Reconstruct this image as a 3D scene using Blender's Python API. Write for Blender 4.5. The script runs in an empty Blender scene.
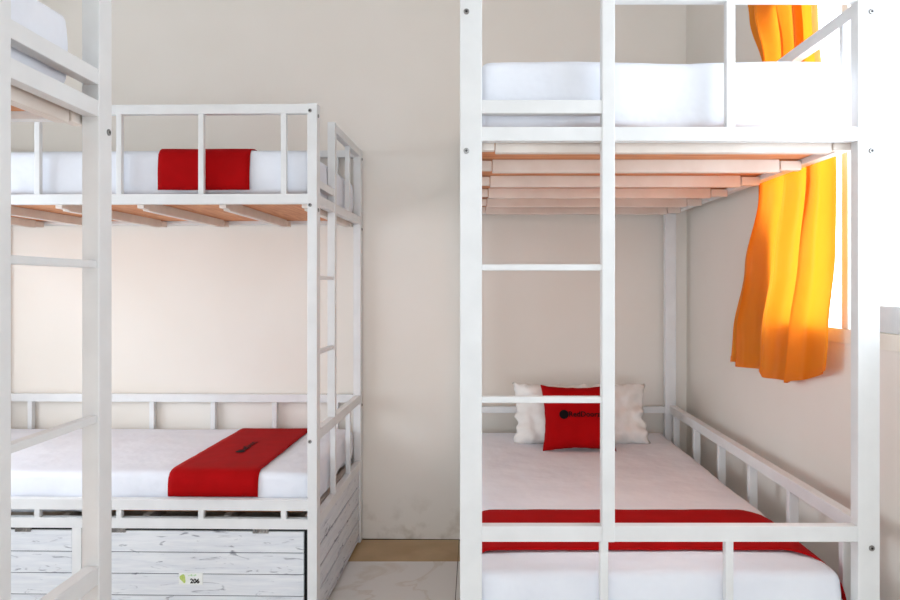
import bpy, bmesh, math, random
from mathutils import Vector, Matrix, noise
random.seed(4)
C = bpy.context.scene.collection
PI = math.pi
F = 735.0; CX = 475.0; CY = 286.0; EYE = 1.468

# ------------------------------------------------------------------ materials
def new_mat(name):
    m = bpy.data.materials.new(name); m.use_nodes = True
    nt = m.node_tree; b = nt.nodes['Principled BSDF']
    return m, nt, b
def lin(c):
    return tuple(((x/255)/12.92 if x/255 <= .04045 else ((x/255+.055)/1.055)**2.4) for x in c) + (1,)
def N(nt, t, **kw):
    n = nt.nodes.new(t)
    for k, v in kw.items(): setattr(n, k, v)
    return n
def noise_mat(name, c1, c2, scale=6, rough=.5, bump=0, bscale=40, detail=4, stretch=(1,1,1), spec=.5, bdist=.002, lo=.35, hi=.65):
    m, nt, b = new_mat(name)
    tc = N(nt, 'ShaderNodeTexCoord'); mp = N(nt, 'ShaderNodeMapping'); mp.inputs['Scale'].default_value = stretch
    nt.links.new(tc.outputs['Object'], mp.inputs[0])
    nz = N(nt, 'ShaderNodeTexNoise'); nz.inputs['Scale'].default_value = scale; nz.inputs['Detail'].default_value = detail
    nt.links.new(mp.outputs[0], nz.inputs['Vector'])
    cr = N(nt, 'ShaderNodeValToRGB')
    cr.color_ramp.elements[0].position = lo; cr.color_ramp.elements[0].color = lin(c1)
    cr.color_ramp.elements[1].position = hi; cr.color_ramp.elements[1].color = lin(c2)
    nt.links.new(nz.outputs['Fac'], cr.inputs[0]); nt.links.new(cr.outputs[0], b.inputs['Base Color'])
    b.inputs['Roughness'].default_value = rough; b.inputs['Specular IOR Level'].default_value = spec
    if bump:
        n2 = N(nt, 'ShaderNodeTexNoise'); n2.inputs['Scale'].default_value = bscale; n2.inputs['Detail'].default_value = 3
        nt.links.new(mp.outputs[0], n2.inputs['Vector'])
        bp = N(nt, 'ShaderNodeBump'); bp.inputs['Strength'].default_value = bump; bp.inputs['Distance'].default_value = bdist
        nt.links.new(n2.outputs['Fac'], bp.inputs['Height']); nt.links.new(bp.outputs[0], b.inputs['Normal'])
    return m
WHITE = noise_mat('white_paint', (230,230,229), (236,236,235), 9, .38, .12, 60)
SHEET = noise_mat('white_sheet', (236,238,245), (242,244,250), 5, .85, .9, 7, spec=.2, bdist=.014)
SLIP = noise_mat('white_pillowcase', (240,236,230), (246,243,238), 5, .85, .6, 14, spec=.2, bdist=.008)
RED = noise_mat('red_cloth', (164,0,3), (174,1,6), 12, .8, .15, 90, spec=.12)
PLY = noise_mat('plywood', (204,126,78), (228,160,108), 5, .6, .1, 60, stretch=(1,9,1))
PRIMED = noise_mat('primed_slat', (226,212,200), (238,228,218), 6, .5, .1, 60)
STEEL = noise_mat('bolt_steel', (120,118,116), (160,158,155), 20, .3); STEEL.node_tree.nodes['Principled BSDF'].inputs['Metallic'].default_value = .9
DARK = noise_mat('recess_shade', (24,22,24), (36,32,34), 20, .7)  # near-black colour standing in for shade in bolt sockets and storage box
BLACK = noise_mat('black_print', (12,8,10), (20,12,14), 20, .7, spec=.1)
CREAM = noise_mat('window_frame_paint', (238,231,216), (244,238,226), 8, .45)
PALE = noise_mat('pale_grey_paint', (214,218,218), (226,229,228), 8, .4)
CEIL = noise_mat('ceiling_paint', (236,232,226), (242,238,232), 3, .9)
CARD = noise_mat('sticker_card', (238,240,236), (246,248,244), 20, .35)
GREEN = noise_mat('sticker_green', (176,200,88), (200,216,130), 60, .4)
MINT = noise_mat('sticker_mint', (170,214,150), (196,228,180), 60, .4)
SEAM = noise_mat('plank_seam', (70,74,88), (92,96,108), 20, .8)

def wall_mat():
    m, nt, b = new_mat('wall_paint')
    tc = N(nt, 'ShaderNodeTexCoord')
    nz = N(nt, 'ShaderNodeTexNoise'); nz.inputs['Scale'].default_value = 1.3; nz.inputs['Detail'].default_value = 3
    nt.links.new(tc.outputs['Object'], nz.inputs['Vector'])
    cr = N(nt, 'ShaderNodeValToRGB')
    cr.color_ramp.elements[0].position = .3; cr.color_ramp.elements[0].color = lin((238,230,219))
    cr.color_ramp.elements[1].position = .7; cr.color_ramp.elements[1].color = lin((243,236,227))
    nt.links.new(nz.outputs['Fac'], cr.inputs[0])
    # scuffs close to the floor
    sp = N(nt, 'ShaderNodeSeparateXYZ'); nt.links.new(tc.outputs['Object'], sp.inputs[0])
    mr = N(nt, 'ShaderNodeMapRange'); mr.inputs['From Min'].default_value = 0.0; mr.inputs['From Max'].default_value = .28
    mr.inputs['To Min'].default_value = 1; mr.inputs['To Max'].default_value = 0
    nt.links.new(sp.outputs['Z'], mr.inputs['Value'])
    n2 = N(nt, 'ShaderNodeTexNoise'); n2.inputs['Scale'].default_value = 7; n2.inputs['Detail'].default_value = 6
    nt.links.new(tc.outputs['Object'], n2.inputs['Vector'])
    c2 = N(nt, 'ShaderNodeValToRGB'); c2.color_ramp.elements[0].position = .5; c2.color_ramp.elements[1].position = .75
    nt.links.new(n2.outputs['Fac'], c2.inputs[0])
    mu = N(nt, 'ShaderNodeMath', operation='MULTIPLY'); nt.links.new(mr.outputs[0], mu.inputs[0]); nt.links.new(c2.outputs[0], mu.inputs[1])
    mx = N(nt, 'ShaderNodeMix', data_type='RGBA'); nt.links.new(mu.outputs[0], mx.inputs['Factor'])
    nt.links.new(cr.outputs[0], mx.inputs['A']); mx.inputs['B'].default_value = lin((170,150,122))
    nt.links.new(mx.outputs['Result'], b.inputs['Base Color'])
    b.inputs['Roughness'].default_value = .75; b.inputs['Specular IOR Level'].default_value = .25
    n3 = N(nt, 'ShaderNodeTexNoise'); n3.inputs['Scale'].default_value = 3.5
    nt.links.new(tc.outputs['Object'], n3.inputs['Vector'])
    bp = N(nt, 'ShaderNodeBump'); bp.inputs['Strength'].default_value = .25; bp.inputs['Distance'].default_value = .01
    nt.links.new(n3.outputs['Fac'], bp.inputs['Height']); nt.links.new(bp.outputs[0], b.inputs['Normal'])
    return m
WALL = wall_mat()

def plank_mat():
    m, nt, b = new_mat('whitewashed_planks')
    tc = N(nt, 'ShaderNodeTexCoord'); mp = N(nt, 'ShaderNodeMapping'); mp.inputs['Scale'].default_value = (1.6,1.6,17)
    nt.links.new(tc.outputs['Object'], mp.inputs[0])
    nz = N(nt, 'ShaderNodeTexNoise'); nz.inputs['Scale'].default_value = 2.4; nz.inputs['Detail'].default_value = 8; nz.inputs['Roughness'].default_value = .65
    nz.inputs['Distortion'].default_value = .25
    nt.links.new(mp.outputs[0], nz.inputs['Vector'])
    cr = N(nt, 'ShaderNodeValToRGB'); e = cr.color_ramp.elements
    e[0].position = .28; e[0].color = lin((140,144,152)); e[1].position = .38; e[1].color = lin((222,225,230))
    e2 = cr.color_ramp.elements.new(.62); e2.color = lin((236,238,240))
    nt.links.new(nz.outputs['Fac'], cr.inputs[0])
    m2 = N(nt, 'ShaderNodeMapping'); m2.inputs['Scale'].default_value = (5,5,22); nt.links.new(tc.outputs['Object'], m2.inputs[0])
    n2 = N(nt, 'ShaderNodeTexNoise'); n2.inputs['Scale'].default_value = 1.7; n2.inputs['Detail'].default_value = 6; n2.inputs['Distortion'].default_value = 1.1
    nt.links.new(m2.outputs[0], n2.inputs['Vector'])
    c2 = N(nt, 'ShaderNodeValToRGB'); c2.color_ramp.elements[0].position = .62; c2.color_ramp.elements[1].position = .70
    nt.links.new(n2.outputs['Fac'], c2.inputs[0])
    mk = N(nt, 'ShaderNodeMix', data_type='RGBA'); nt.links.new(c2.outputs[0], mk.inputs['Factor'])
    nt.links.new(cr.outputs[0], mk.inputs['A']); mk.inputs['B'].default_value = lin((158,160,168))
    nt.links.new(mk.outputs['Result'], b.inputs['Base Color'])
    b.inputs['Roughness'].default_value = .55
    bp = N(nt, 'ShaderNodeBump'); bp.inputs['Strength'].default_value = .2; bp.inputs['Distance'].default_value = .003
    nt.links.new(nz.outputs['Fac'], bp.inputs['Height']); nt.links.new(bp.outputs[0], b.inputs['Normal'])
    return m
PLANK = plank_mat()

def tile_mat():
    m, nt, b = new_mat('marble_tile')
    tc = N(nt, 'ShaderNodeTexCoord')
    nz = N(nt, 'ShaderNodeTexNoise'); nz.inputs['Scale'].default_value = 1.6; nz.inputs['Detail'].default_value = 9; nz.inputs['Distortion'].default_value = 1.4
    nt.links.new(tc.outputs['Object'], nz.inputs['Vector'])
    cr = N(nt, 'ShaderNodeValToRGB'); e = cr.color_ramp.elements
    e[0].position = .47; e[0].color = lin((244,241,236)); e[1].position = .5; e[1].color = lin((232,225,216))
    e2 = e.new(.53); e2.color = lin((245,242,238))
    nt.links.new(nz.outputs['Fac'], cr.inputs[0]); nt.links.new(cr.outputs[0], b.inputs['Base Color'])
    b.inputs['Roughness'].default_value = .18
    return m
TILE = tile_mat()
STRIP = noise_mat('brown_floor_strip', (186,152,106), (202,170,124), 5, .35)
GROUT = noise_mat('grout', (62,48,36), (88,70,54), 30, .9)

def curtain_mat():
    m, nt, b = new_mat('orange_curtain')
    out = nt.nodes['Material Output']
    tc = N(nt, 'ShaderNodeTexCoord'); nz = N(nt, 'ShaderNodeTexNoise'); nz.inputs['Scale'].default_value = 6
    nt.links.new(tc.outputs['Object'], nz.inputs['Vector'])
    cr = N(nt, 'ShaderNodeValToRGB')
    cr.color_ramp.elements[0].position = .3; cr.color_ramp.elements[0].color = lin((236,142,22))
    cr.color_ramp.elements[1].position = .7; cr.color_ramp.elements[1].color = lin((242,152,32))
    nt.links.new(nz.outputs['Fac'], cr.inputs[0]); nt.links.new(cr.outputs[0], b.inputs['Base Color'])
    b.inputs['Roughness'].default_value = .42; b.inputs['Specular IOR Level'].default_value = .4
    tr = N(nt, 'ShaderNodeBsdfTranslucent'); tr.inputs['Color'].default_value = lin((252,152,34))
    mx = N(nt, 'ShaderNodeMixShader'); mx.inputs[0].default_value = .42
    nt.links.new(b.outputs[0], mx.inputs[1]); nt.links.new(tr.outputs[0], mx.inputs[2]); nt.links.new(mx.outputs[0], out.inputs[0])
    return m
CURTAIN = curtain_mat()
def glass_mat():
    m, nt, b = new_mat('window_glass'); out = nt.nodes['Material Output']
    t = N(nt, 'ShaderNodeBsdfTransparent'); g = N(nt, 'ShaderNodeBsdfGlossy'); g.inputs['Roughness'].default_value = .02
    mx = N(nt, 'ShaderNodeMixShader'); mx.inputs[0].default_value = .05
    nt.links.new(t.outputs[0], mx.inputs[1]); nt.links.new(g.outputs[0], mx.inputs[2]); nt.links.new(mx.outputs[0], out.inputs[0])
    return m
GLASS = glass_mat()

# ------------------------------------------------------------------ mesh helpers
def add_box(bm, a, b, bevel=0.0, mi=0):
    x0,x1 = sorted((a[0],b[0])); y0,y1 = sorted((a[1],b[1])); z0,z1 = sorted((a[2],b[2]))
    vs = [bm.verts.new(p) for p in ((x0,y0,z0),(x1,y0,z0),(x1,y1,z0),(x0,y1,z0),(x0,y0,z1),(x1,y0,z1),(x1,y1,z1),(x0,y1,z1))]
    fs = [bm.faces.new([vs[i] for i in q]) for q in ((0,3,2,1),(4,5,6,7),(0,1,5,4),(1,2,6,5),(2,3,7,6),(3,0,4,7))]
    for f in fs: f.material_index = mi
    if bevel > 0:
        es = list({e for f in fs for e in f.edges})
        r = bmesh.ops.bevel(bm, geom=es, offset=bevel, segments=2, affect='EDGES', profile=.6)
        for f in r['faces']: f.material_index = mi
def add_disc_cyl(bm, c, axis, r, h, seg=16, mi=0, dome=0):
    """cylinder with its base centre at c, along axis"""
    ax = Vector(axis).normalized(); q = ax.to_track_quat('Z','Y').to_matrix()
    def ring(rad, hh): return [bm.verts.new(Vector(c) + q @ Vector((rad*math.cos(2*PI*i/seg), rad*math.sin(2*PI*i/seg), hh))) for i in range(seg)]
    rings = [ring(r,0), ring(r,h*.7), ring(r*.8,h)]
    for a,b in zip(rings, rings[1:]):
        for i in range(seg):
            f = bm.faces.new((a[i],a[(i+1)%seg],b[(i+1)%seg],b[i])); f.material_index = mi; f.smooth = True
    f = bm.faces.new(rings[-1]); f.material_index = mi
    f = bm.faces.new(rings[0][::-1]); f.material_index = mi
def finish(name, bm, mats, parent=None, smooth=False, loc=None):
    bmesh.ops.recalc_face_normals(bm, faces=bm.faces)
    me = bpy.data.meshes.new(name); bm.to_mesh(me); bm.free()
    for m in (mats if isinstance(mats, (list,tuple)) else [mats]): me.materials.append(m)
    if smooth:
        for p in me.polygons: p.use_smooth = True
    o = bpy.data.objects.new(name, me); C.objects.link(o)
    if parent: o.parent = parent
    if loc: o.location = loc
    return o
def tag(o, label, cat, group=None):
    o['label'] = label; o['category'] = cat
    if group: o['group'] = group
    return o
def thing(name, label, cat, loc=(0,0,0), rz=0, group=None):
    o = bpy.data.objects.new(name, None); C.objects.link(o); o.location = loc; o.rotation_euler = (0,0,rz)
    o.empty_display_size = .1
    return tag(o, label, cat, group)
def struct(name, bm, m, parent=None):
    o = finish(name, bm, m, parent)
    if not parent: o['kind'] = 'structure'
    return o
def rounded_box(lo, hi, r, step=.03, fn=None):
    """closed rounded box as quads; fn(p) -> offset"""
    bm = bmesh.new(); lo = Vector(lo); hi = Vector(hi)
    def coords(a, b):
        n = max(2, int((b-a)/step)); base = [a + (b-a)*i/n for i in range(n+1)]
        ex = [a + r*t for t in (.15,.35,.6)] + [b - r*t for t in (.15,.35,.6)]
        s = sorted(set(round(v,5) for v in base+ex)); return s
    cs = [coords(lo[i], hi[i]) for i in range(3)]
    ilo = lo + Vector((r,r,r)); ihi = hi - Vector((r,r,r)); cache = {}
    def V(p):
        k = tuple(round(v,5) for v in p)
        if k not in cache:
            p = Vector(p); c = Vector([min(max(p[i],ilo[i]),ihi[i]) for i in range(3)])
            d = p - c
            if d.length > 1e-9: p = c + d.normalized()*r
            if fn: p = p + fn(p)
            cache[k] = bm.verts.new(p)
        return cache[k]
    for ax in range(3):
        u, v = (ax+1)%3, (ax+2)%3
        for side in (lo[ax], hi[ax]):
            side = round(side,5)
            for i in range(len(cs[u])-1):
                for j in range(len(cs[v])-1):
                    q = []
                    for (a,b) in ((i,j),(i+1,j),(i+1,j+1),(i,j+1)):
                        p = [0,0,0]; p[ax] = side; p[u] = cs[u][a]; p[v] = cs[v][b]; q.append(V(p))
                    if len(set(q)) == 4: 
                        try: bm.faces.new(q)
                        except ValueError: pass
    return bm

# ------------------------------------------------------------------ bunk bed
T = .035      # rail thickness
def make_bunk(label, loc, rz, W, L, Z, mir=False, box=False, opening=.335, lower_end_bal=True):
    s = -1 if mir else 1
    root = thing('bunk_bed', label, 'bunk bed', loc, rz, 'white metal bunk beds')
    def B(name, w0, w1, u0, u1, z0, z1, m=WHITE, bev=.003, parent=root):
        bm = bmesh.new(); c = Vector((s*(w0+w1)/2, (u0+u1)/2, z0)); 
        add_box(bm, (-abs(w1-w0)/2, -abs(u1-u0)/2, 0), (abs(w1-w0)/2, abs(u1-u0)/2, z1-z0), bev)
        return finish(name, bm, m, parent, loc=c)
    PW, PU = .0615, .042
    posts = [B('post', 0, PW, 0, PU, 0, Z['post']), B('post', W-PW, W, 0, PU, 0, Z['post']),
             B('post', 0, PW, L-PU, L, 0, Z['post']), B('post', W-PW, W, L-PU, L, 0, Z['post'])]
    e = .002
    up0, up1 = PW+opening, PW+opening+.036
    # ladder end
    B('deck_rail', PW-e, W-PW+e, e, T, Z['dk0'], Z['dk1'])
    B('ladder_upright', up0, up1, -.001, .036, Z['g0'] if not box else Z['g1'], Z['post'])
    B('step_rail', PW-e, up0+e, e, T, Z['st0'], Z['st1'])
    q = 0 if box else .022
    B('guard_rail', up1-e, W-PW+e, e, T, Z['t0']+q, Z['t1']+q)
    B('baluster', .745, .770, .004, .029, Z['dk1']-e, Z['t0']+q+e)
    for z in Z['rungs']: B('rung', PW-e, up0+e, .006, .030, z, z+.018)
    B('guard_rail', PW-e, W-PW+e, e, T, Z['g0'], Z['g1'])
    for w in (.372, .722 if not box else .745): B('baluster', w+.02, w+.043, .004, .029, Z['lo1']-e, Z['g0']+e)
    B('deck_rail', PW-e, W-PW+e, e, T, Z['lo0'], Z['lo1'])
    # far end
    B('deck_rail', PW-e, W-PW+e, L-T, L-e, Z['dk0'], Z['dk1'])
    B('guard_rail', PW-e, W-PW+e, L-T, L-e, Z['t0'], Z['t1'])
    B('guard_rail', PW-e, W-PW+e, L-T, L-e, Z['g0'], Z['g1']-.008)
    B('deck_rail', PW-e, W-PW+e, L-T, L-e, Z['lo0'], Z['lo1'])
    for w in (W*.33, W*.66):
        B('baluster', w, w+.025, L-.030, L-.005, Z['dk1']-e, Z['t0']+e)
        B('baluster', w, w+.025, L-.030, L-.005, Z['lo1']-e, Z['g0']+e)
    # long sides
    for side in (0,1):
        a0, a1 = (.003, .003+T) if side == 0 else (W-.003-T, W-.003)
        b0, b1 = (.005, .028) if side == 0 else (W-.037, W-.004)
        B('deck_rail', a0, a1, PU-e, L-PU+e, Z['dk0'], Z['dk1'])
        B('guard_rail', a0, a1, PU-e, L-PU+e, Z['t0'], Z['t1'])
        B('deck_rail', a0, a1, PU-e, L-PU+e, Z['lo0'], Z['lo1'])
        for k in range(6):
            u = (.27 if mir else .134) + Z['bs']*k*(.93 if mir else 1)
            B('baluster', b0, b1, u, u+.024, Z['dk1']-e, Z['t0']+e)
        if side == 1:
            B('guard_rail', a0, a1, PU-e, L-PU+e, Z['g0'], Z['g1'])
            for k in range(6):
                u = .134 + Z['bs']*k
                B('baluster', b0, b1, u, u+.027, Z['lo1']-e, Z['g0']+e)
        else:
            B('mattress_rail', a0, a1, PU-e, L-PU+e, Z['r0'], Z['r1'])
            for k in range(6):
                u = .134 + Z['bs']*k
                B('spacer', b0, b1, u, u+.024, Z['lo1']-e, Z['r0']+e)
    # decks
    for (z1, nm) in ((Z['dk1']-.010, 'upper'), (Z['lo1']-.003, 'lower')):
        lo = nm == 'lower'
        pw = B('plywood_deck', .15 if lo else .040, W-(.10 if lo else .040), .10 if lo else .037, L-.037, z1-.011, z1, PLY, 0)
        for k in range(6):
            u = .05 + .36*k
            B('slat', .10, W-.11, u, u+.030, z1-.054, z1-.0112, PRIMED)
            B('slat_bracket', .0385, .098, u-.004, u+.026, z1-.048, z1-.016, PRIMED)
            B('slat_bracket', W-.108, W-.0385, u-.004, u+.026, z1-.048, z1-.016, PRIMED)
    # bolts
    def bolt(w, u, z, ax):
        bm = bmesh.new(); add_disc_cyl(bm, (0,0,0), ax, .008, .004, 16, 0); 
        add_disc_cyl(bm, Vector(ax)*.0038, ax, .0038, .0005, 6, 1)
        finish('bolt', bm, [STEEL, DARK], root, loc=(s*w, u, z))
    for z in ((Z['t0']+Z['t1'])/2-.03, (Z['dk0']+Z['dk1'])/2-.048, (Z['g0']+Z['g1'])/2-.038):
        if z > 1: bolt(.018, 0, z, (0,-1,0))
        bolt(W-.024, 0, z, (0,-1,0))
        if box: bolt(0, .03, z+.02, (-s,0,0)); bolt(W, .025, z+.02, (s,0,0))
    if box:
        def panel(name, w0, w1, u0, u1, z0, z1, along, parent=root, ph=.093, m=PLANK):
            bm = bmesh.new(); c = Vector((w0, u0, 0)); z = z1
            while z > z0+.01:
                zz = max(z-ph, z0)
                add_box(bm, (0,0,zz+(.0035 if along == 'u' else .008)), (w1-w0, u1-u0, z), .0012, 0); z = zz
            if along == 'u': add_box(bm, (.004,.004,z0+.002), (w1-w0-.001, u1-u0-.004, z1-.002), 0, 1)
            else: add_box(bm, (.004,.005,z0+.002), (w1-w0-.004, u1-u0-.001, z1-.002), 0, 1)
            return finish(name, bm, [m, SEAM], parent, loc=c)
        zt = Z['lo0']-.012
        d1 = panel('plank_door', .010, .024, .060, 1.018, .03, zt, 'u')
        d2 = panel('plank_door', .010, .024, 1.067, L-.060, .03, zt, 'u')
        B('door_stile', .003, .038, 1.022, 1.063, .0, Z['lo0']+e)
        B('kick_rail', .006, .034, PU-e, L-PU+e, .0, .026)
        panel('plank_side_panel', PW-.001, W-PW+.001, .008, .024, .012, Z['lo0']-.001, 'w', ph=.097)
        bk = B('box_shade_sheet', .040, .046, PU, L-PU, .02, Z['lo0']-.002, DARK, 0)  # thin dark sheet painted as the shade inside the box
        def hinge(par, u):
            bm = bmesh.new()
            for k in range(5): add_box(bm, (-.004, -.034+.014*k, -.010), (.006, -.034+.014*k+.0125, .011), .0015, k%1)
            o = finish('hinge', bm, STEEL, par, loc=(0, u-par.location.y, zt+.003))
        hinge(d1, .245); hinge(d1, .865); hinge(d2, 1.28)
        # number sticker
        su0, su1, sz0, sz1 = .496, .600, .183, .233
        bm = bmesh.new(); add_box(bm, (-.0012,-.052,-.025), (0,.052,.025), .0003, 0)
        # leaf-like green blot
        vs = []
        for i in range(20):
            a = 2*PI*i/20; r = 1+.18*math.sin(3*a+1)
            vs.append(bm.verts.new((-.0016, .034+.012*r*math.cos(a)+.004*math.sin(a), .001+.020*r*math.sin(a)*.9)))
        f = bm.faces.new(vs); f.material_index = 2
        for k in range(6): add_box(bm, (-.0016, .010-.006*k, .011+.002*(k%2)), (-.0010, .006-.006*k, .015+.002*(k%3)), 0, 3)
        st = finish('number_sticker', bm, [CARD, BLACK, GREEN, MINT], d1, loc=(-.0005, .548-.060, .208))
        me = text_mesh('206', .027, bold=.0012)
        bm = bmesh.new(); bm.from_mesh(st.data); nv = len(bm.verts)
        bm2 = bmesh.new(); bm2.from_mesh(me)
        mp = {}
        for v in bm2.verts: mp[v] = bm.verts.new((-.0017, -(v.co.x+.018), v.co.y-.0105))
        for f in bm2.faces:
            nf = bm.faces.new([mp[v] for v in f.verts][::-1]); nf.material_index = 1
        bm.to_mesh(st.data); bm.free(); bm2.free()
    return root
def text_mesh(txt, size, bold=0.0):
    cu = bpy.data.curves.new('t', 'FONT'); cu.body = txt; cu.size = size; cu.align_x = 'CENTER'; cu.align_y = 'CENTER'; cu.offset = bold
    cu.resolution_u = 3
    ob = bpy.data.objects.new('t', cu); C.objects.link(ob)
    bpy.context.view_layer.update()
    me = bpy.data.meshes.new_from_object(ob.evaluated_get(bpy.context.evaluated_depsgraph_get()))
    bpy.data.objects.remove(ob); return me

ZR = dict(post=2.330, t0=2.243, t1=2.283, dk0=1.873, dk1=1.913, st0=1.950, st1=1.988, g0=.753, g1=.797, lo0=.420, lo1=.464, r0=.50, r1=.545,
          rungs=(1.140, 1.511), bs=.371)
ZM = dict(post=2.251, t0=2.208, t1=2.249, dk0=1.821, dk1=1.864, st0=1.895, st1=1.930, g0=.797, g1=.843, lo0=.424, lo1=.468, r0=.503, r1=.550,
          rungs=(1.167, 1.496), bs=.357)
RB = (-.042, 2.05); RW, RL = 1.172, 2.12
MB = (-.676, 3.144); MW, ML = 1.12, 2.12; MR = math.radians(88.8)
NB = (-.900, 1.822); NW, NL = 1.17, 2.10
right_bunk = make_bunk('white metal bunk bed against the window wall, front ladder, orange curtain behind', (RB[0],RB[1],0), 0, RW, RL, ZR)
mid_bunk = make_bunk('white metal bunk bed along the back wall with whitewashed plank storage box under it', (MB[0],MB[1],0), MR, MW, ML, ZM, box=True, opening=.30)
near_bunk = make_bunk('white metal bunk bed cropped at the left edge, nearest the camera', (NB[0],NB[1],0), math.radians(90), NW, NL, ZR, mir=True)
# ------------------------------------------------------------------ mattresses
def make_mattress(label, loc, rz, w0, w1, u0, u1, z0, z1, s=1, sag=.0, seed=0, sagfn=None, r=.032):
    """geometry in bed coordinates; origin at the mattress's own base centre"""
    c = Vector(((w0+w1)/2*s, (u0+u1)/2, z0)); hw, hu, h = (w1-w0)/2, (u1-u0)/2, z1-z0
    def fn(p):
        q = Vector((p.x*3+seed*7.3, p.y*3, p.z*6))
        t = p.z/h
        top = max(0, (t-.85)/.15)
        d = Vector((0,0,0))
        # wrinkles running over the edges
        edge = 1 - min(1, min(hw-abs(p.x), hu-abs(p.y))/.16)
        wr = noise.noise(Vector((p.x*16+seed, p.y*16, p.z*5)))*.0045*max(edge,0)
        nrm = Vector((p.x/hw if abs(p.x) > hw-.05 else 0, p.y/hu if abs(p.y) > hu-.05 else 0, 0))
        d += nrm*wr + nrm*.004*math.sin(t*PI) 
        d.z += top*noise.noise(q)*.006
        big = noise.noise(Vector((p.x*4.5+seed*3, p.y*4.5, p.z*3)))
        d += nrm*big*.008
        if t < .3 and sagfn: d.z += sagfn(p, edge)*(1-t/.3)
        return d
    bm = rounded_box((-hw,-hu,0), (hw,hu,h), r, .03, fn)
    M = Matrix.Translation(Vector(loc)) @ Matrix.Rotation(rz, 4, 'Z')
    o = finish('mattress', bm, SHEET, smooth=True, loc=(M @ c)); o.rotation_euler = (0,0,rz)
    return tag(o, label, 'mattress', 'white sheeted mattresses')
LR, LM, LN = (RB[0],RB[1],0), (MB[0],MB[1],0), (NB[0],NB[1],0)
def lift(seed, amp=.012):
    return lambda p, e: max(0, .35+noise.noise(Vector((p.x*3+seed, p.y*3, 1))))*amp*max(0,e)
make_mattress('white sheeted mattress on the upper deck beside the orange curtain', LR, 0, .062, 1.092, .066, 2.06, 1.9045, 2.118, seed=1, sagfn=lift(1,.03), r=.028)
make_mattress('white sheeted mattress with pillows and red runner on the lower deck by the window wall', LR, 0, .045, 1.092, .052, 2.07, .462, .650, seed=2)
make_mattress('white sheeted mattress on the upper deck along the back wall, red cloth over its front', LM, MR, .058, 1.065, .045, 2.07, 1.8555, 2.060, seed=3, sagfn=lift(3,.02))
make_mattress('white sheeted mattress on the lower deck above the plank storage box', LM, MR, .056, 1.06, .045, 2.07, .4665, .652, seed=4, sagfn=lift(4,.055))
make_mattress('white sheeted mattress cropped at the top left corner, on the nearest bunk', LN, math.radians(90), .105, 1.10, .048, 2.05, 1.9045, 2.100, s=-1, seed=5, sagfn=lift(5,.03), r=.02)

# ------------------------------------------------------------------ bed runners
def make_runner(label, loc, rz, path, a0, a1, axis, group, seed=0, skew=0, thick=.003, drift=0):
    """strip: path = list of (p, z) across the bed; a0..a1 the strip's extent on the other axis. axis 'w': path runs along w."""
    pts = [Vector((p,z,0)) for p,z in path]; dense = []
    for A,Bp in zip(pts, pts[1:]):
        n = max(1, int((Bp-A).length/.02))
        for i in range(n): dense.append(A.lerp(Bp, i/n))
    dense.append(pts[-1])
    for _ in range(2):
        dense = [dense[0]] + [(dense[i-1]+dense[i]*2+dense[i+1])/4 for i in range(1,len(dense)-1)] + [dense[-1]]
    n = 16; bm = bmesh.new(); cx = (a0+a1)/2; cp = sum(p for p,_ in path)/len(path); cz = min(z for _,z in path)
    grid = []
    total = len(dense)-1
    for i,p in enumerate(dense):
        row = []
        for j in range(n+1):
            a = a0 + (a1-a0)*j/n + skew*(i/total-.5) - drift*max(0,(p.x-1.0)/.11) + .004*noise.noise(Vector((i*.25, seed, j//n)))
            dz = abs(noise.noise(Vector((p.x*5, a*5, seed))))*.0025
            co = (p.x-cp, a-cx, p.y-cz+dz) if axis == 'w' else (a-cx, p.x-cp, p.y-cz+dz)
            row.append(bm.verts.new(co))
        grid.append(row)
    for i in range(total):
        for j in range(n): bm.faces.new((grid[i][j],grid[i+1][j],grid[i+1][j+1],grid[i][j+1]))
    c = Vector((cp,cx,cz)) if axis == 'w' else Vector((cx,cp,cz))
    M = Matrix.Translation(Vector(loc)) @ Matrix.Rotation(rz, 4, 'Z')
    o = finish('bed_runner', bm, RED, smooth=True, loc=M @ c); o.rotation_euler = (0,0,rz)
    md = o.modifiers.new('solid','SOLIDIFY'); md.thickness = thick; md.offset = 0
    return tag(o, label, 'bed runner', 'red bed runners'), c
make_runner('red runner across the lower mattress beside the window wall, its end tucked over the side', LR, 0,
    [(.036,.57),(.035,.62),(.046,.652),(.075,.659),(.5,.659),(1.05,.659),(1.086,.654),(1.106,.626),(1.118,.59),(1.125,.545)], .205, .605, 'w', 1, seed=1, drift=.10)
mr, mc = make_runner('red runner with small dark print across the lower mattress above the plank storage box', LM, MR,
    [(.041,.552),(.041,.60),(.043,.635),(.052,.655),(.085,.661),(.5,.661),(1.02,.661),(1.058,.653),(1.074,.63),(1.074,.58)], .268, .662, 'w', 1, seed=2, skew=.0)
make_runner('red runner hanging over the upper mattress front behind the white guard rail', LM, MR,
    [(.041,1.885),(.041,1.95),(.042,2.040),(.052,2.068),(.09,2.074),(.5,2.074),(.9,2.073),(1.03,2.068),(1.062,2.058),(1.076,2.02)], .304, .706, 'w', 1, seed=3, skew=-.0)
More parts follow.
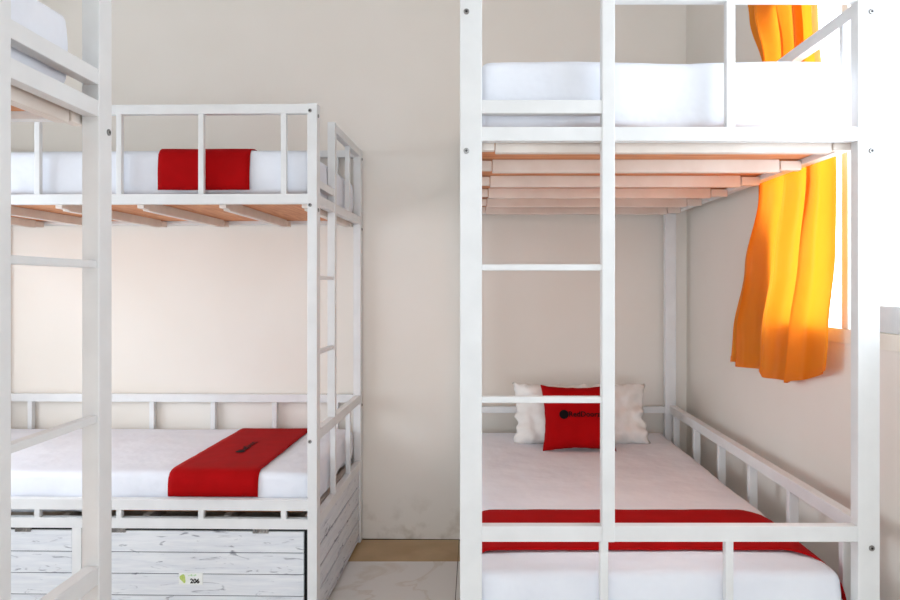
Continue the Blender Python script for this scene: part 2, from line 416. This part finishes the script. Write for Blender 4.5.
# dark print on the runner of the plank-box bunk
def print_flat(name, parent, place, extra=True, txt='RedDoorz', size=.05, bold=.001, rad=None):
    me = text_mesh(txt, size, bold); bm = bmesh.new(); bm.from_mesh(me)
    xs = [v.co.x for v in bm.verts]; x0 = min(xs)
    r = rad or size*.46; cxx = x0 - r*1.05
    ring = [bm.verts.new((cxx+r*math.cos(2*PI*i/24), r*math.sin(2*PI*i/24), 0)) for i in range(24)]
    bm.faces.new(ring)
    bmesh.ops.triangulate(bm, faces=bm.faces[:])
    bmesh.ops.subdivide_edges(bm, edges=[e for e in bm.edges if e.calc_length() > size*.25], cuts=1)
    for v in bm.verts: v.co = place(v.co)
    me2 = bpy.data.meshes.new(name); bm.to_mesh(me2); bm.free(); me2.materials.append(BLACK)
    o = bpy.data.objects.new(name, me2); C.objects.link(o); o.parent = parent
    return o
zt = .661-mc.z+.0052
print_flat('printed_mark', mr, lambda c: Vector((c.x*.9+.53-mc.x+abs(c.y)*.0, .47-mc.y+c.y, zt)), size=.052, bold=.0016)

# ------------------------------------------------------------------ pillows
def cushion_mesh(a, b, t, pinch, n=44, wr=0.0, seed=0):
    bm = bmesh.new()
    def S(x, y):
        return t*(max(0,1-abs(x)**3.0)**.55)*(max(0,1-abs(y)**3.0)**.55)
    def P(i, j, sgn):
        x = -1+2*i/n; y = -1+2*j/n
        X = a*x*(1-pinch*(1-y*y)*abs(x)); Y = b*y*(1-pinch*(1-x*x)*abs(y))
        z = S(x,y)*sgn
        if wr:
            e = (max(abs(x),abs(y)))**2
            z += sgn*wr*noise.noise(Vector((X*18+seed, Y*13, sgn)))*(.35+e)*(1 if 0<i<n and 0<j<n else 0)
            X += wr*.5*noise.noise(Vector((Y*25+seed,3,0)))*e; Y += wr*.5*noise.noise(Vector((X*25,seed,5)))*e
        return Vector((X, Y, z))
    up = [[bm.verts.new(P(i,j,1)) for j in range(n+1)] for i in range(n+1)]
    dn = [[up[i][j] if i in (0,n) or j in (0,n) else bm.verts.new(P(i,j,-1)) for j in range(n+1)] for i in range(n+1)]
    for i in range(n):
        for j in range(n):
            bm.faces.new((up[i][j],up[i+1][j],up[i+1][j+1],up[i][j+1]))
            bm.faces.new((dn[i][j],dn[i][j+1],dn[i+1][j+1],dn[i+1][j]))
    return bm, S
def place_lean(o, cx, y, zbot, b, lean, rzz=0):
    # local x -> X, local y -> up (leaning back), local z -> towards camera
    o.rotation_euler = (PI/2-lean, 0, rzz)
    o.location = (cx, y + b*math.sin(lean), zbot + b*math.cos(lean))
def px(x, Z): return (x-CX)*Z/F
bm, _ = cushion_mesh(.355, .163, .085, .06, wr=.050, seed=6)
wp = finish('pillow', bm, SLIP, smooth=True); tag(wp, 'white pillow leaning on the bed head rail behind the red cushion', 'pillow')
place_lean(wp, px(582,3.80), 3.80, .672, .170, math.radians(24), math.radians(0))
wp.location.z = .650 + .163*math.cos(math.radians(24)) - .003
ra, rb_ = .182, .168
bm, S = cushion_mesh(ra, rb_, .055, .10, wr=.006, seed=5)
rc = finish('cushion', bm, RED, smooth=True); tag(rc, 'red square cushion with black lettering, leaning on the white pillow', 'cushion')
place_lean(rc, px(579.5,3.62), 3.62, .641, rb_, math.radians(22), math.radians(0))
rc.location.z += .012
def on_cushion(c):
    X, Y = c.x+.026, c.y+.004
    x = X/ra; y = Y/rb_
    return Vector((X, Y, S(min(.99,abs(x)*1.03), min(.99,abs(y)*1.03))+.0045))
print_flat('printed_lettering', rc, on_cushion, size=.037, bold=.0008, rad=.023)

# ------------------------------------------------------------------ room
XW = 1.217; XL = -3.06; YF = -7.0; CH = 3.25; TILT = math.tan(math.radians(1.2))
def yb(x): return 4.27 - TILT*(x+.6)
TH = .14
# floor: tiles with grout plus a brown border strip along the back wall
bm = bmesh.new()
add_box(bm, (XL-.2, YF-.2, -.10), (XW+.25, 4.6, -.004), 0, 1)
ts = .6; gx0 = -.092; gy0 = 3.92
for i in range(-5, 3):
    for j in range(0, 19):
        x0 = gx0 + ts*i + .0018; x1 = gx0+ts*(i+1) - .0018; y1 = gy0 - ts*j - .0018; y0 = gy0 - ts*(j+1) + .0018
        if x1 < XL or x0 > XW+.05: continue
        add_box(bm, (x0,y0,-.02), (min(x1,XW+.1),y1,0), .0, 0)
    x0 = gx0 + ts*i + .0012; x1 = gx0+ts*(i+1) - .0012
    if x1 > XL and x0 < XW: add_box(bm, (x0, gy0+.0018, -.02), (x1, yb(min(x1,XW))-.008, -.0005), 0, 2)
o = finish('floor', bm, [TILE, GROUT, STRIP]); o['kind'] = 'structure'
bm = bmesh.new(); add_box(bm, (XL-.2,YF-.2,CH), (XW+.25,4.6,CH+.1)); struct('ceiling', bm, CEIL)
bm = bmesh.new()
vs = [bm.verts.new(p) for z in (0,CH) for p in ((XL-.14,yb(XL-.14),z),(XW+.14,yb(XW+.14),z),(XW+.14,yb(XW)+.15,z),(XL-.14,yb(XL)+.15,z))]
for q in ((0,3,2,1),(4,5,6,7),(0,1,5,4),(1,2,6,5),(2,3,7,6),(3,0,4,7)): bm.faces.new([vs[i] for i in q])
struct('wall_back', bm, WALL)
ly0, ly1, lz0, lz1 = 1.60, 3.60, .72, 2.25
bm = bmesh.new()
add_box(bm, (XL-TH,YF,0), (XL,yb(XL),lz0)); add_box(bm, (XL-TH,YF,lz1), (XL,yb(XL),CH))
add_box(bm, (XL-TH,YF,lz0), (XL,ly0,lz1)); add_box(bm, (XL-TH,ly1,lz0), (XL,yb(XL),lz1))
struct('wall_left', bm, WALL)
# right wall with the window opening
wy0, wy1, wz0, wz1 = 1.35, 3.02, 1.277, 2.64
bm = bmesh.new()
add_box(bm, (XW,YF,0), (XW+TH,yb(XW),wz0)); add_box(bm, (XW,YF,wz1), (XW+TH,yb(XW),CH))
add_box(bm, (XW,YF,wz0), (XW+TH,wy0,wz1)); add_box(bm, (XW,wy1,wz0), (XW+TH,yb(XW),wz1))
struct('wall_right', bm, WALL)
# window_1
win = bpy.data.objects.new('window_1', None); C.objects.link(win); win.location = (XW+.03, (wy0+wy1)/2, wz0); win['kind'] = 'structure'
def wpart(name, a, b, m, bev=.003):
    bm = bmesh.new(); o0 = Vector(win.location); add_box(bm, Vector(a)-o0, Vector(b)-o0, bev); return finish(name, bm, m, win)
fx0, fx1 = XW-.004, XW+.075
wpart('sill_frame', (fx0,wy0,wz0), (fx1,wy1,wz0+.050), CREAM)
wpart('head_frame', (fx0,wy0,wz1-.05), (fx1,wy1,wz1), CREAM)
wpart('jamb', (fx0,wy0,wz0+.05), (fx1,wy0+.05,wz1-.05), CREAM); wpart('jamb', (fx0,wy1-.05,wz0+.05), (fx1,wy1,wz1-.05), CREAM)
wpart('mullion', (fx0,2.392,wz0+.05), (XW+.045,2.434,wz1-.05), CREAM)
wpart('sash_bottom_panel', (XW+.002,1.405,wz0+.052), (XW+.03,2.345,1.409), PALE)
wpart('glass_pane', (XW+.052,wy0+.05,wz0+.05), (XW+.056,wy1-.05,wz1-.05), GLASS, 0)
win = bpy.data.objects.new('added_window', None); C.objects.link(win); win.location = (XL-.03, (ly0+ly1)/2, lz0); win['kind'] = 'structure'  # added window out of view, lets in daylight to brighten the walls
gx0, gx1 = XL-.075, XL+.004
wpart('sill_frame', (gx0,ly0,lz0), (gx1,ly1,lz0+.045), CREAM); wpart('head_frame', (gx0,ly0,lz1-.045), (gx1,ly1,lz1), CREAM)
wpart('jamb', (gx0,ly0,lz0+.045), (gx1,ly0+.045,lz1-.045), CREAM); wpart('jamb', (gx0,ly1-.045,lz0+.045), (gx1,ly1,lz1-.045), CREAM)
wpart('mullion', (XL-.045,2.58,lz0+.045), (gx1,2.62,lz1-.045), CREAM)
wpart('glass_pane', (XL-.056,ly0+.045,lz0+.045), (XL-.052,ly1-.045,lz1-.045), GLASS, 0)
# wall behind the camera; its wide doorway is added to brighten the room
dx0, dx1, dz = -2.95, 1.1, 3.05
bm = bmesh.new()
add_box(bm, (XL-.14,YF-.14,0), (dx0,YF,CH)); add_box(bm, (dx1,YF-.14,0), (XW+TH,YF,CH)); add_box(bm, (dx0,YF-.14,dz), (dx1,YF,CH))
struct('wall_front', bm, WALL)
door = bpy.data.objects.new('added_doorway', None); C.objects.link(door); door.location = ((dx0+dx1)/2, YF-.07, 0); door['kind'] = 'structure'
def dpart(name, a, b, m):
    bm = bmesh.new(); o0 = Vector(door.location); add_box(bm, Vector(a)-o0, Vector(b)-o0, .003); return finish(name, bm, m, door)
dpart('added_door_frame', (dx0,YF-.12,0), (dx0+.05,YF+.005,dz), WHITE); dpart('added_door_frame', (dx1-.05,YF-.12,0), (dx1,YF+.005,dz), WHITE)
dpart('added_door_lintel', (dx0+.05,YF-.12,dz-.05), (dx1-.05,YF+.005,dz), WHITE)

# ------------------------------------------------------------------ curtain
ct = thing('curtain', 'gathered orange curtain hanging over the window behind the bunk bed', 'curtain', (1.175, 2.85, 1.12))
def interp(tab, z):
    for (a,b),(c,d) in zip(tab, tab[1:]):
        if a <= z <= c:
            t = (z-a)/(c-a); t = t*t*(3-2*t); return b+(d-b)*t
    return tab[0][1] if z < tab[0][0] else tab[-1][1]
left = [(1.10,3.36),(1.25,3.35),(1.55,3.22),(1.85,3.06),(2.35,3.00),(2.62,3.13),(2.87,3.22)]
right = [(1.10,2.43),(1.3,2.40),(1.6,2.35),(1.87,2.35),(2.08,2.45),(2.4,2.50),(2.87,2.46)]
bm = bmesh.new(); nu, nv = 220, 70; grid = []
for j in range(nv+1):
    row = []
    for i in range(nu+1):
        s_ = i/nu
        zb = 1.118 + .075*max(0,(s_-.55)/.45)**1.5 + .005*math.sin(s_*23) - .02*max(0,math.sin((s_-.4)/.5*PI))*(1 if .4<s_<.9 else 0)
        z = zb + (2.865-zb)*j/nv
        l, r = interp(left, z), interp(right, z)
        y = l + (r-l)*s_
        tt = (z-1.1)/1.76
        ph = s_*2*PI*3.9 + .7*math.sin(tt*3+s_*4) + .5*math.sin(s_*9)
        amp = .027 + .003*math.sin(s_*11+tt*5)
        wv = math.sin(ph) + .28*math.sin(2.3*ph+1+tt*2)
        wv = math.tanh(wv*1.5)*(1 if s_ < .78 else max(.45,1-(s_-.78)*3))
        x = 1.170 + amp*wv
        y += .035*math.cos(ph)*(1-.3*tt) + .010*noise.noise(Vector((s_*6, z*2, 0)))
        row.append(bm.verts.new((x-1.175, y-2.85, z-1.12)))
    grid.append(row)
for j in range(nv):
    for i in range(nu): bm.faces.new((grid[j][i],grid[j][i+1],grid[j+1][i+1],grid[j+1][i]))
cloth = finish('cloth', bm, CURTAIN, ct, smooth=True)
# hem: a doubled band along the lower edge
bm = bmesh.new(); hem = []
for i in range(nu+1):
    a = grid_pts = None
    v0 = cloth.data.vertices[i].co; v1 = cloth.data.vertices[(nu+1)*1+i].co
    d = (v1-v0).normalized()
    hem.append((v0+Vector((-.0022,0,0)), v0+d*.028+Vector((-.0022,0,0))))
vv = [(bm.verts.new(a), bm.verts.new(b)) for a,b in hem]
for a,b in zip(vv, vv[1:]): bm.faces.new((a[0],b[0],b[1],a[1]))
finish('hem', bm, CURTAIN, ct, smooth=True)
bm = bmesh.new(); add_disc_cyl(bm, (0,-2.8,1.752), (0,1,0), .0095, 3.35, 16)
finish('curtain_rod', bm, STEEL, ct)
for yy in (-2.6, .42):
    bm = bmesh.new(); add_box(bm, (-.006,yy-.01,1.735), (.042,yy+.01,1.75), .001); finish('rod_bracket', bm, STEEL, ct)

# ------------------------------------------------------------------ light
w = bpy.data.worlds.new('World'); bpy.context.scene.world = w; w.use_nodes = True
bg = w.node_tree.nodes['Background']; bg.inputs[0].default_value = (.875,.98,1.10,1); bg.inputs[1].default_value = 3.8
def area(name, loc, rot, sx, sy, e, col, portal=False):
    l = bpy.data.lights.new(name, 'AREA'); l.shape = 'RECTANGLE'; l.size = sx; l.size_y = sy; l.energy = e; l.color = col
    l.cycles.is_portal = portal
    o = bpy.data.objects.new(name, l); C.objects.link(o); o.location = loc; o.rotation_euler = rot; return o
# sky portals: the right window, plus the added, unseen left window and doorway
area('window_daylight', (XW+.16, (wy0+wy1)/2, (wz0+wz1)/2), (0, math.radians(90), 0), wz1-wz0, wy1-wy0, 1, (1,1,1), True)
area('window_daylight', (XL-.16, (ly0+ly1)/2, (lz0+lz1)/2), (0, math.radians(-90), 0), lz1-lz0, ly1-ly0, 1, (1,1,1), True)
area('added_doorway_portal', ((dx0+dx1)/2, YF-.16, dz/2), (math.radians(90), 0, 0), dx1-dx0, dz, 1, (1,1,1), True)

cam = bpy.data.cameras.new('camera'); co = bpy.data.objects.new('camera', cam); C.objects.link(co)
co.location = (0,0,EYE); co.rotation_euler = (math.radians(90),0,0)
cam.sensor_fit = 'HORIZONTAL'; cam.sensor_width = 36; cam.lens = F/900*36
cam.shift_x = -(CX-450)/900; cam.shift_y = -(300-CY)/900; cam.clip_start = .02
sc = bpy.context.scene; sc.camera = co
sc.view_settings.view_transform = 'Standard'; sc.view_settings.look = 'None'; sc.view_settings.gamma = 1
sc.view_settings.use_curve_mapping = False; sc.view_settings.exposure = 0.66
